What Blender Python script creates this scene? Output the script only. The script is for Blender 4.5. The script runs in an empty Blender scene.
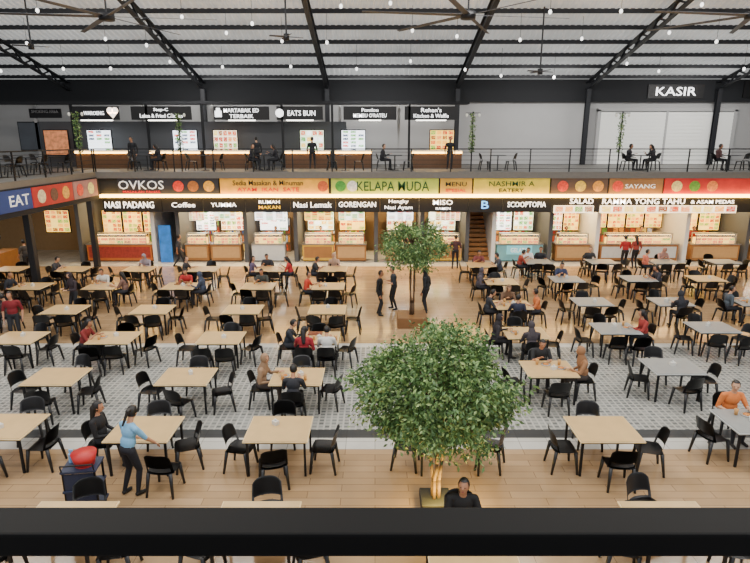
import bpy, bmesh, math, random
import numpy as np
from mathutils import Vector, Matrix
random.seed(7)
S=bpy.context.scene; C=S.collection
R=math.radians
# ---------------------------------------------------------------- materials
_m={}
def lin(c):
    return tuple(((v/255)/12.92 if v/255<=0.04045 else ((v/255+0.055)/1.055)**2.4) for v in c)
def mat(name,rgb,rough=.5,metal=0,emit=0,noise=.12,scale=6,alpha=1,spec=.5,trans=0):
    if name in _m: return _m[name]
    m=bpy.data.materials.new(name); m.use_nodes=True; nt=m.node_tree; b=nt.nodes['Principled BSDF']
    c=lin(rgb)
    tc=nt.nodes.new('ShaderNodeTexCoord'); n=nt.nodes.new('ShaderNodeTexNoise'); n.inputs['Scale'].default_value=scale
    nt.links.new(tc.outputs['Object'],n.inputs['Vector'])
    mx=nt.nodes.new('ShaderNodeMix'); mx.data_type='RGBA'
    mx.inputs['A'].default_value=(*[v*(1-noise) for v in c],1); mx.inputs['B'].default_value=(*[min(1,v*(1+noise)) for v in c],1)
    nt.links.new(n.outputs['Fac'],mx.inputs['Factor']); nt.links.new(mx.outputs['Result'],b.inputs['Base Color'])
    b.inputs['Roughness'].default_value=rough; b.inputs['Metallic'].default_value=metal
    b.inputs['Specular IOR Level'].default_value=spec
    if emit:
        nt.links.new(mx.outputs['Result'],b.inputs['Emission Color']); b.inputs['Emission Strength'].default_value=emit
    if alpha<1: b.inputs['Alpha'].default_value=alpha
    if trans: b.inputs['Transmission Weight'].default_value=trans
    _m[name]=m; return m
def grid_mat(name,nx,nz,bg,cols,strength,margin=.12,seed=0,base=None):
    if name in _m: return _m[name]
    m=bpy.data.materials.new(name); m.use_nodes=True; nt=m.node_tree; b=nt.nodes['Principled BSDF']; L=nt.links.new
    N=lambda t:nt.nodes.new(t)
    def math_(op,a,bv=None):
        n=N('ShaderNodeMath'); n.operation=op
        for i,v in enumerate((a,bv)):
            if v is None: continue
            if isinstance(v,(int,float)): n.inputs[i].default_value=v
            else: L(v,n.inputs[i])
        return n.outputs[0]
    tc=N('ShaderNodeTexCoord'); sp=N('ShaderNodeSeparateXYZ'); L(tc.outputs['Generated'],sp.inputs[0])
    X=math_('MULTIPLY',sp.outputs['X'],nx); Z=math_('MULTIPLY',sp.outputs['Z'],nz)
    fx=math_('FLOOR',X); fz=math_('FLOOR',Z)
    oi=N('ShaderNodeObjectInfo')
    cb=N('ShaderNodeCombineXYZ'); L(fx,cb.inputs[0]); L(fz,cb.inputs[1]); L(math_('ADD',oi.outputs['Random'],seed),cb.inputs[2])
    wn=N('ShaderNodeTexWhiteNoise'); L(cb.outputs[0],wn.inputs['Vector'])
    rp=N('ShaderNodeValToRGB'); rp.color_ramp.interpolation='CONSTANT'; el=rp.color_ramp.elements
    while len(el)<len(cols): el.new(0.5)
    for i,c in enumerate(cols):
        el[i].position=i/len(cols); el[i].color=(*lin(c),1)
    L(wn.outputs['Value'],rp.inputs[0])
    ux=math_('FRACT',X); uz=math_('FRACT',Z)
    a=math_('GREATER_THAN',ux,margin); b2=math_('LESS_THAN',ux,1-margin); c=math_('GREATER_THAN',uz,margin*1.6); d=math_('LESS_THAN',uz,1-margin*.8)
    k=math_('MULTIPLY',math_('MULTIPLY',a,b2),math_('MULTIPLY',c,d))
    nz_=N('ShaderNodeTexNoise'); nz_.inputs['Scale'].default_value=30; L(tc.outputs['Generated'],nz_.inputs['Vector'])
    k2=math_('MULTIPLY',k,math_('GREATER_THAN',nz_.outputs['Fac'],.42))
    mx=N('ShaderNodeMix'); mx.data_type='RGBA'; L(k2,mx.inputs['Factor']); mx.inputs['A'].default_value=(*lin(bg),1); L(rp.outputs[0],mx.inputs['B'])
    L(mx.outputs['Result'],b.inputs['Base Color']); L(mx.outputs['Result'],b.inputs['Emission Color']); b.inputs['Emission Strength'].default_value=strength
    b.inputs['Roughness'].default_value=.5
    _m[name]=m; return m
def brick_mat(name,c1,c2,mortar,bw,bh,ms=.01,rough=.3,offset=.5,noise_amt=.25):
    m=bpy.data.materials.new(name); m.use_nodes=True; nt=m.node_tree; b=nt.nodes['Principled BSDF']; L=nt.links.new
    tc=nt.nodes.new('ShaderNodeTexCoord'); br=nt.nodes.new('ShaderNodeTexBrick')
    br.inputs['Color1'].default_value=(*lin(c1),1); br.inputs['Color2'].default_value=(*lin(c2),1); br.inputs['Mortar'].default_value=(*lin(mortar),1)
    br.inputs['Scale'].default_value=1; br.inputs['Brick Width'].default_value=bw; br.inputs['Row Height'].default_value=bh; br.inputs['Mortar Size'].default_value=ms; br.offset=offset
    L(tc.outputs['Object'],br.inputs['Vector'])
    n=nt.nodes.new('ShaderNodeTexNoise'); n.inputs['Scale'].default_value=1.3; L(tc.outputs['Object'],n.inputs['Vector'])
    mp=nt.nodes.new('ShaderNodeMapRange'); mp.inputs['To Min'].default_value=1-noise_amt; mp.inputs['To Max'].default_value=1+noise_amt*.4; L(n.outputs['Fac'],mp.inputs['Value'])
    mx=nt.nodes.new('ShaderNodeVectorMath'); mx.operation='SCALE'; L(br.outputs['Color'],mx.inputs[0]); L(mp.outputs[0],mx.inputs['Scale'])
    L(mx.outputs[0],b.inputs['Base Color'])
    r2=nt.nodes.new('ShaderNodeMapRange'); r2.inputs['To Min'].default_value=rough*.8; r2.inputs['To Max'].default_value=rough*1.4; L(n.outputs['Fac'],r2.inputs['Value']); L(r2.outputs[0],b.inputs['Roughness'])
    _m[name]=m; return m
black_plastic=mat('black_plastic',(22,23,26),.36,noise=.2)
black_metal=mat('black_metal',(20,21,24),.45,.3)
rail_black=mat('rail_black_paint',(6,6,7),.6,spec=.15)
dark_steel=mat('dark_steel',(34,36,41),.5,.2)
table_wood=mat('table_wood',(202,168,114),.32,noise=.16,scale=3)
table_edge=mat('table_edge',(228,202,150),.4)
table_gray=mat('table_gray',(140,142,140),.35,noise=.1)
table_gray_edge=mat('table_gray_edge',(185,188,186),.35)
white=mat('white_paint',(225,225,222),.5,noise=.04)
gray_wall=mat('gray_wall',(178,178,178),.8,noise=.05,scale=1)
dark_wall=mat('dark_wall',(78,80,84),.8,noise=.1,scale=1)
vdark=mat('very_dark_wall',(26,28,32),.8)
orange=mat('orange_panel',(190,104,40),.5)
woodfront=mat('warm_wood',(158,108,58),.5,noise=.25,scale=4)
steelm=mat('brushed_steel',(170,172,174),.3,.8)
glass=mat('clear_glass',(220,235,235),.05,alpha=.18,noise=.01)
sign_black=mat('sign_black',(14,14,17),.5)
txt_white=mat('lit_white_letter',(255,255,255),.5,emit=2.6,noise=0)
txt_soft=mat('white_letter',(240,240,240),.5,emit=.4,noise=0)
txt_red=mat('red_letter',(200,20,20),.5,emit=.3,noise=0)
txt_green=mat('green_letter',(10,70,35),.5,noise=0)
txt_dark=mat('dark_letter',(20,20,20),.5,noise=0)
txt_yel=mat('yellow_letter',(255,210,30),.5,emit=.6,noise=0)
txt_blue=mat('blue_letter',(90,170,255),.5,emit=2.5,noise=0)
led=mat('warm_led',(255,200,105),.5,emit=15,noise=0)
ledw=mat('white_led',(255,250,235),.5,emit=7,noise=0)
FOOD=[(190,70,30),(230,150,40),(120,60,25),(90,140,50),(235,200,90),(160,30,25),(210,120,60)]
menus=[grid_mat('menu_photo_grid',5,4,(255,240,205),FOOD,2.3,seed=1,margin=.09),
 grid_mat('menu_yellow_grid',4,5,(255,206,90),FOOD,2.4,seed=2,margin=.09),
 grid_mat('menu_white_lines',3,7,(240,248,255),[(60,70,90),(200,60,40),(240,240,245),(90,150,70)],2.8,margin=.16,seed=3),
 grid_mat('menu_green_grid',4,4,(225,240,205),[(70,140,60),(230,180,60),(200,80,50),(255,255,255)],2.3,seed=4)]
food_mat=grid_mat('glowing_food_trays',7,2,(255,195,80),FOOD,3.2,margin=.06,seed=5)  # trays emit, so the case's warm light sits in the food colour
shelf_mat=grid_mat('shelf_goods',12,4,(90,70,50),FOOD+[(200,200,200),(40,80,140)],.6,margin=.1,seed=6)
# ---------------------------------------------------------------- mesh builder
class MB:
    def __init__(s): s.v=[]; s.f=[]
    def box(s,x0,x1,y0,y1,z0,z1):
        o=len(s.v); s.v+=[(x0,y0,z0),(x1,y0,z0),(x1,y1,z0),(x0,y1,z0),(x0,y0,z1),(x1,y0,z1),(x1,y1,z1),(x0,y1,z1)]
        s.f+=[tuple(o+i for i in q) for q in ((0,3,2,1),(4,5,6,7),(0,1,5,4),(1,2,6,5),(2,3,7,6),(3,0,4,7))]; return s
    def cyl(s,a,b,r0,r1=None,n=10):
        r1=r0 if r1 is None else r1
        a=Vector(a);b=Vector(b);d=(b-a).normalized(); u=d.orthogonal().normalized(); w=d.cross(u); o=len(s.v)
        for c,r in ((a,r0),(b,r1)):
            for i in range(n):
                t=2*math.pi*i/n; s.v.append(tuple(c+u*math.cos(t)*r+w*math.sin(t)*r))
        for i in range(n):
            j=(i+1)%n; s.f.append((o+i,o+j,o+n+j,o+n+i))
        s.f.append(tuple(o+i for i in reversed(range(n)))); s.f.append(tuple(o+n+i for i in range(n))); return s
    def cap(s,a,b,r0,r1,n=12,k=4):
        a=Vector(a);b=Vector(b);d=(b-a)
        if d.length<1e-5: d=Vector((0,0,1))
        d.normalize(); u=d.orthogonal().normalized(); w=d.cross(u); o=len(s.v); rings=[]
        for i in range(k+1):
            t=-math.pi/2+ (math.pi/2)*i/k; rings.append((a+d*math.sin(t)*r0,max(math.cos(t)*r0,1e-4)))
        for i in range(k+1):
            t=(math.pi/2)*i/k; rings.append((b+d*math.sin(t)*r1,max(math.cos(t)*r1,1e-4)))
        for c,r in rings:
            for i in range(n):
                t=2*math.pi*i/n; s.v.append(tuple(c+u*math.cos(t)*r+w*math.sin(t)*r))
        for q in range(len(rings)-1):
            for i in range(n):
                j=(i+1)%n; s.f.append((o+q*n+i,o+q*n+j,o+(q+1)*n+j,o+(q+1)*n+i))
        s.f.append(tuple(o+i for i in reversed(range(n)))); m=o+(len(rings)-1)*n; s.f.append(tuple(m+i for i in range(n))); return s
    def ell(s,c,r,rot=None,nu=16,nv=10,keep=None):
        c=Vector(c); o=len(s.v)
        for j in range(nv+1):
            ph=-math.pi/2+math.pi*j/nv
            for i in range(nu):
                t=2*math.pi*i/nu; p=Vector((math.cos(ph)*math.cos(t)*r[0],math.cos(ph)*math.sin(t)*r[1],math.sin(ph)*r[2]))
                if rot is not None: p=rot@p
                s.v.append(tuple(c+p))
        for j in range(nv):
            for i in range(nu):
                i2=(i+1)%nu
                if keep:
                    ph=-math.pi/2+math.pi*(j+.5)/nv; t=2*math.pi*(i+.5)/nu
                    if not keep(math.cos(ph)*math.cos(t),math.cos(ph)*math.sin(t),math.sin(ph)): continue
                s.f.append((o+j*nu+i,o+j*nu+i2,o+(j+1)*nu+i2,o+(j+1)*nu+i))
        return s
    def mesh(s,name,m,smooth=False,bevel=0):
        me=bpy.data.meshes.new(name); me.from_pydata(s.v,[],s.f)
        if bevel:
            bm=bmesh.new(); bm.from_mesh(me); bmesh.ops.bevel(bm,geom=bm.edges[:],offset=bevel,segments=2,profile=.6,affect='EDGES'); bm.to_mesh(me); bm.free()
        for q in (m if isinstance(m,(list,tuple)) else [m]): me.materials.append(q)
        if smooth: me.polygons.foreach_set('use_smooth',[True]*len(me.polygons))
        me.update(); return me
def B(*a): return MB().box(*a)
def obj(name,me,loc=(0,0,0),rz=0,label=None,cat=None,group=None,parent=None,kind=None):
    o=bpy.data.objects.new(name,me); C.objects.link(o); o.location=loc; o.rotation_euler=(0,0,rz)
    if parent: o.parent=parent
    if label: o['label']=label
    if cat: o['category']=cat
    if group: o['group']=group
    if kind: o['kind']=kind
    return o
def thing(name,loc,rz,label,cat,parts,group=None):
    e=obj(name,None,loc,rz,label,cat,group); e.empty_display_size=.2
    for p in parts: obj(p[0],p[1],parent=e)
    return e
def struct(name,me): return obj(name,me,kind='structure')
# text (converted to mesh, fitted to a width/height box)
pend=[]
def text(body,w,h,loc,m,parent,bold=.004,ex=.02,name='lettering'):
    cu=bpy.data.curves.new('lettering','FONT'); cu.body=body; cu.align_x='CENTER'; cu.align_y='CENTER'; cu.extrude=ex; cu.offset=bold
    cu.resolution_u=2
    o=bpy.data.objects.new(name,cu); C.objects.link(o); pend.append((o,w,h,Vector(loc),m,parent))
def flush_text():
    dg=bpy.context.evaluated_depsgraph_get()
    for o,w,h,loc,m,parent in pend:
        me=bpy.data.meshes.new_from_object(o.evaluated_get(dg)); n=len(me.vertices); a=np.empty(n*3); me.vertices.foreach_get('co',a); a=a.reshape(-1,3)
        mn=a.min(0); mx=a.max(0); a-=(mn+mx)/2; dx,dy,dz=mx-mn
        s=min(w/dx,h/dy*1.0); sx=min(w/dx,s*1.35); sy=min(h/dy,s*1.35)
        b=np.stack([a[:,0]*sx,-a[:,2]*(.012/max(dz,1e-4)*1.5),a[:,1]*sy],1)+np.array(loc)
        me.vertices.foreach_set('co',b.ravel()); me.materials.clear(); me.materials.append(m); me.update()
        nm=o.name.split('.')[0]; cu=o.data; bpy.data.objects.remove(o); bpy.data.curves.remove(cu)
        obj(nm,me,parent=parent)
def sign(name,x,y,z,w,h,bm,texts,label,rz=0,d=.08,cat='sign',frame=None):
    e=thing(name,(x,y,z),rz,label,cat,[('board',B(-w/2,w/2,0,d,-h/2,h/2).mesh('board',bm))])
    if frame: obj('frame',B(-w/2-.05,w/2+.05,.02,d+.03,h/2,h/2+.05).box(-w/2-.05,w/2+.05,.02,d+.03,-h/2-.05,-h/2).box(-w/2-.05,-w/2,.02,d+.03,-h/2,h/2).box(w/2,w/2+.05,.02,d+.03,-h/2,h/2).mesh('frame',frame),parent=e)
    for t in texts: text(t[0],t[3],t[4],(t[1],-.012,t[2]),t[5],e)
    return e
# ---------------------------------------------------------------- room shell
fl_wood=brick_mat('floor_wood_planks',(184,153,116),(168,138,102),(126,102,76),1.2,.2,.006,.13)
fl_tile=brick_mat('floor_gray_mosaic',(152,153,149),(108,110,109),(176,175,168),.14,.14,.022,.18,offset=0)
fl_light=brick_mat('floor_light_tile',(205,203,196),(194,192,184),(150,148,142),.6,.3,.008,.2,offset=0)
fl_dark=brick_mat('floor_dark_strip',(60,62,64),(52,54,56),(40,40,42),.6,.3,.008,.3,offset=0)
ys=[-4,10.2,10.65,11.0,16.0,16.3,27.2,31.5]; mi=[0,2,3,1,2,0,2]
mb=MB()
for i in range(len(ys)-1):
    o=len(mb.v); mb.v+=[(-25,ys[i],0),(27,ys[i],0),(27,ys[i+1],0),(-25,ys[i+1],0)]; mb.f.append((o,o+1,o+2,o+3))
me=mb.mesh('floor',[fl_wood,fl_tile,fl_light,fl_dark])
for i,p in enumerate(me.polygons): p.material_index=mi[i]
struct('floor',me)
ZM=4.6
slab=B(-25,27,27.35,36.2,4.3,ZM).box(-25,-13.45,13,27.35,4.3,ZM)
struct('floor_mezzanine',slab.mesh('mezz',mat('mezz_floor',(104,102,98),.5)))
struct('floor_balcony',B(-8,8,-4,.75,4.3,ZM).mesh('balc',mat('balcony_floor',(110,108,104),.5)))
struct('wall_back',B(-25,27,36.2,36.5,ZM,9.7).mesh('wb',gray_wall))
struct('wall_lower',B(-25,27,31.5,31.7,0,4.3).mesh('wl',mat('lower_wall',(160,132,96),.8)))
struct('wall_left',B(-25.2,-25,0,36.5,0,12).mesh('wlf',dark_wall))
struct('wall_right',B(27,27.2,0,36.5,0,12).mesh('wrt',gray_wall))
struct('trim_1',B(-25,27,35.9,36.2,8.35,9.65).mesh('band',vdark))
struct('trim_2',B(-13.4,27,27.5,27.62,3.42,4.3).mesh('fascia',vdark))
struct('trim_3',B(-13.55,-13.4,13,27.5,3.3,4.35).mesh('fascia_left',vdark))
struct('trim_4',B(-13.4,27,27.62,31.5,3.38,3.42).mesh('soffit',mat('soffit',(160,146,124),.8)))
struct('trim_5',B(-13.3,27,27.22,27.5,3.39,3.53).mesh('warm_led_strip',led))
# roof
def zr(y): return 9.6+.24*(36.2-y)
mb=MB(); x=-25.0; pat=[0,0,1,1]; i=0; cols=[]
while x<27: cols.append((x,.06*pat[i%4])); x+=(.05 if i%2 else .1); i+=1
for y in (8,37):
    for (x,dz) in cols: mb.v.append((x,y,zr(y)+dz))
n=len(cols)
for i in range(n-1): mb.f.append((i,i+1,n+i+1,n+i))
roofm=mat('glowing_roof_sheet',(205,208,208),.5,emit=.46,noise=.4,scale=.3)  # glow in the sheet colour stands in for daylight through the roof
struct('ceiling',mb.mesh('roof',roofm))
for k in range(12):
    y=17.5+k*1.62
    obj('roof_purlin',B(-25,27,-.04,.04,-.17,.03).mesh('purlin',dark_steel),(0,y,zr(y)),label='dark steel roof purlin under corrugated sheeting',cat='beam',group='roof purlins')
def beam(mb,a,b,w,h):
    a=Vector(a);b=Vector(b);d=(b-a).normalized(); s=Vector((1,0,0)); 
    if abs(d.x)>.9: s=Vector((0,1,0))
    u=d.cross(s).normalized(); s=u.cross(d).normalized(); o=len(mb.v)
    for p in (a,b):
        for sx,su in ((-1,-1),(1,-1),(1,1),(-1,1)): mb.v.append(tuple(p+s*sx*w/2+u*su*h/2))
    mb.f+=[tuple(o+i for i in q) for q in ((0,3,2,1),(4,5,6,7),(0,1,5,4),(1,2,6,5),(2,3,7,6),(3,0,4,7))]
for x,tr in ((-18.6,1),(-10.4,1),(-2.9,0),(5.0,0),(12.9,1),(20.8,1)):
    mb=MB(); y0,y1=14,35.9
    beam(mb,(0,y0,zr(y0)-.22),(0,y1,zr(y1)-.22),.22,.07); beam(mb,(0,y0,zr(y0)-.66),(0,y1,zr(y1)-.66),.22,.07)
    if tr:
        yy=y0; up=0
        while yy<y1-.8:
            a=(0,yy,zr(yy)-(.22 if up else .66)); b=(0,yy+.8,zr(yy+.8)-(.66 if up else .22)); beam(mb,a,b,.08,.07); yy+=.8; up^=1
    else: beam(mb,(0,y0,zr(y0)-.44),(0,y1,zr(y1)-.44),.05,.42)
    obj('roof_rafter',mb.mesh('rafter',dark_steel),(x,0,0),label='black steel sloping roof rafter beam' if not tr else 'black lattice steel roof truss',cat='beam',group='roof rafters')
    if x>-12:
        mc=B(-.13,.13,-.13,-.1,0,4.6).box(-.13,.13,.1,.13,0,4.6).box(-.02,.02,-.1,.1,0,4.6)
        obj('steel_column',mc.mesh('column',dark_steel),(x,35.6,ZM),label='black steel H column against the back wall',cat='column',group='upper steel columns')
# ---------------------------------------------------------------- railings
def railing(x0,y0,L,rz,label,zb=ZM):
    mb=MB().box(0,L,-.03,.03,1.05,1.1); 
    e=thing('railing',(x0,y0,zb),rz,label,'railing',[('top_rail',mb.mesh('top_rail',black_metal))])
    hb=B(0,L,-.01,.01,0,.018).mesh('bar',black_metal)
    for z in (.15,.35,.55,.75,.92):
        o=obj('horizontal_bar',hb,parent=e); o.location=(0,0,z)
    pm=B(-.025,.025,-.025,.025,0,1.05).mesh('post',black_metal); n=max(2,int(L/1.9)+1)
    for i in range(n):
        o=obj('post',pm,parent=e); o.location=(.03+(L-.06)*i/(n-1),0,0)
railing(-13.5,27.5,40,0,'black metal railing along the opposite mezzanine edge')
railing(-13.5,13.2,14.2,R(90),'black metal railing along the side mezzanine edge')
fr=MB().box(-3.2,3.2,-.03,.03,-.037,.0)
e=thing('balcony_railing',(0,.69,5.575),0,'thick black painted steel balcony handrail','railing',[('handrail',fr.mesh('handrail',rail_black,bevel=.004))])
pm=B(-.025,.025,-.02,.02,-.975,-.036).mesh('post',rail_black)
for xx in (-3,-1.5,1.5,3):
    o=obj('post',pm,parent=e); o.location=(xx,0,0)
# ---------------------------------------------------------------- furniture meshes
def surf(fn,nu,nv,th,skip=None):
    bm=bmesh.new(); g=[[bm.verts.new(fn(-1+2*i/nu,j/nv)) for i in range(nu+1)] for j in range(nv+1)]
    for j in range(nv):
        for i in range(nu):
            if skip and skip(i,j): continue
            bm.faces.new((g[j][i],g[j][i+1],g[j+1][i+1],g[j+1][i]))
    for v in [v for v in bm.verts if not v.link_faces]: bm.verts.remove(v)
    bmesh.ops.solidify(bm,geom=bm.faces[:],thickness=th)
    bm.normal_update(); return bm
def bm_mesh(bm,name,m):
    me=bpy.data.meshes.new(name); bm.to_mesh(me); bm.free(); me.materials.append(m); me.polygons.foreach_set('use_smooth',[True]*len(me.polygons)); return me
def seatf(u,v):
    y=.23-.46*v; k=1-.16*abs(2*v-1)**4; x=.25*u*k
    z=.455-.012*(1-u*u)+(.0 if v>.12 else -.03*(1-v/.12))
    return (x,y*(1-.06*u**4),z)
def backf(u,v):
    w=.25*(1-.08*v); return (w*u,-.215-.10*v+.08*u*u,.44+.42*v-.08*abs(u)**4*v*v)
seat_me=bm_mesh(surf(seatf,8,8,.03),'seat',black_plastic)
back_me=bm_mesh(surf(backf,12,10,.022,skip=lambda i,j:(j in(1,2) and 1<=i<=10) ),'backrest',black_plastic)
def leg(sx,sy):
    return MB().cyl((sx*.20,sy*.18-.01,.45),(sx*.24,sy*.24-.02,0),.036,.022,8)
legs_me=[leg(sx,sy).mesh('leg',black_plastic,True) for sx in(-1,1) for sy in (-1,1)]
def joinm(meshes,name,mats):
    bm=bmesh.new()
    for k,m in enumerate(meshes):
        n=len(bm.faces); bm.from_mesh(m); bm.faces.ensure_lookup_table()
        for f in bm.faces[n:]: f.material_index=mats[k]
    me=bpy.data.meshes.new(name); bm.to_mesh(me); bm.free(); return me
chair_far=joinm([seat_me,back_me]+legs_me,'chair_mesh',[0]*6); chair_far.materials.append(black_plastic); chair_far.polygons.foreach_set('use_smooth',[True]*len(chair_far.polygons))
nch=0
def chair(x,y,rz,z=0,near=False,label='black moulded plastic dining chair with slotted curved back'):
    global nch; nch+=1
    if near:
        e=obj('dining_chair',None,(x,y,z),rz,label,'chair','dining chairs'); e.empty_display_size=.1
        obj('seat',seat_me,parent=e); obj('backrest',back_me,parent=e)
        for l in legs_me: obj('leg',l,parent=e)
    else: obj('dining_chair',chair_far,(x,y,z),rz,label,'chair','dining chairs')
TW,TD=.6,.5
def tset(tm,em,nm):
    top=B(-TW+.02,TW-.02,-TD+.02,TD-.02,.742,.752).mesh('table_top',tm)
    edge=MB().box(-TW,TW,-TD,TD,.715,.7425).mesh('table_edge',em,bevel=.006)
    return top,edge
wood_t=tset(table_wood,table_edge,'w'); gray_t=tset(table_gray,table_gray_edge,'g')
tleg=MB().box(-.02,.02,-.02,.02,0,.715).mesh('leg',black_metal)
apron=B(-TW+.06,TW-.06,-TD+.06,-TD+.09,.67,.715).box(-TW+.06,TW-.06,TD-.09,TD-.06,.67,.715).box(-TW+.06,-TW+.09,-TD+.06,TD-.06,.67,.715).box(TW-.09,TW-.06,-TD+.06,TD-.06,.67,.715).mesh('frame_rail',black_metal)
def table(x,y,g=False,z=0,near=True):
    t,ed=gray_t if g else wood_t
    e=obj('dining_table',None,(x,y,z),0,('grey laminate square dining table with thin black legs' if g else 'light wood square dining table with thin black legs'),'table','dining tables'); e.empty_display_size=.1
    obj('table_top',t,parent=e); obj('edge_band',ed,parent=e); obj('frame_rail',apron,parent=e)
    for sx in(-1,1):
        for sy in(-1,1):
            o=obj('leg',tleg,parent=e); o.location=(sx*(TW-.07),sy*(TD-.07),0)
def seat_pos(tx,ty,s):
    d={'L':(-.86,0,-90),'R':(.86,0,90),'N':(0,-.78,0),'F':(0,.78,180),'N1':(-.29,-.78,0),'N2':(.31,-.78,0),'F1':(-.29,.78,180),'F2':(.31,.78,180)}[s]
    return tx+d[0],ty+d[1],R(d[2])
tables=[]
def rows(D,xs,off=None):
    for x in xs:
        dd=D; g=False
        if isinstance(x,tuple): dd=x[1]; g=len(x)>2; x=x[0]
        tables.append((x,dd,g))
rows(6.98,[-4.5,-1.72,4.3]); rows(9.7,[(-7.15,9.8),-4.4,-1.83,1.4,4.36,(7.45,10.0,1)])
rows(12.15,[-7.44,-4.4,-1.81,(4.19,12.6),(7.25,12.75,1)])
rows(14.8,[-9.95,-7.3,-4.3,-1.6,(4.3,15.2),(7.05,15.6,1),(9.95,15.7,1)])
rows(17.5,[-12.8,-10.1,-7.25,-4.3,-1.55,(4.6,18.0),(7.4,18.4,1),(10.1,18.4,1),(12.9,18.4,1)])
rows(20.5,[-13.0,-10.3,-7.35,-4.4,-1.75,(4.9,21.2),(7.6,21.6,1),(10.5,21.7,1),(13.2,21.7)])
rows(23.4,[-15.6,-12.9,-10.1,-7.3,-4.45,-1.8,(4.7,24.2),(7.4,24.9,1),(10.3,24.9,1),(13.1,24.9,1),(15.8,24.9,1)])
tables.append((1.3,6.55,False))
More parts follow.
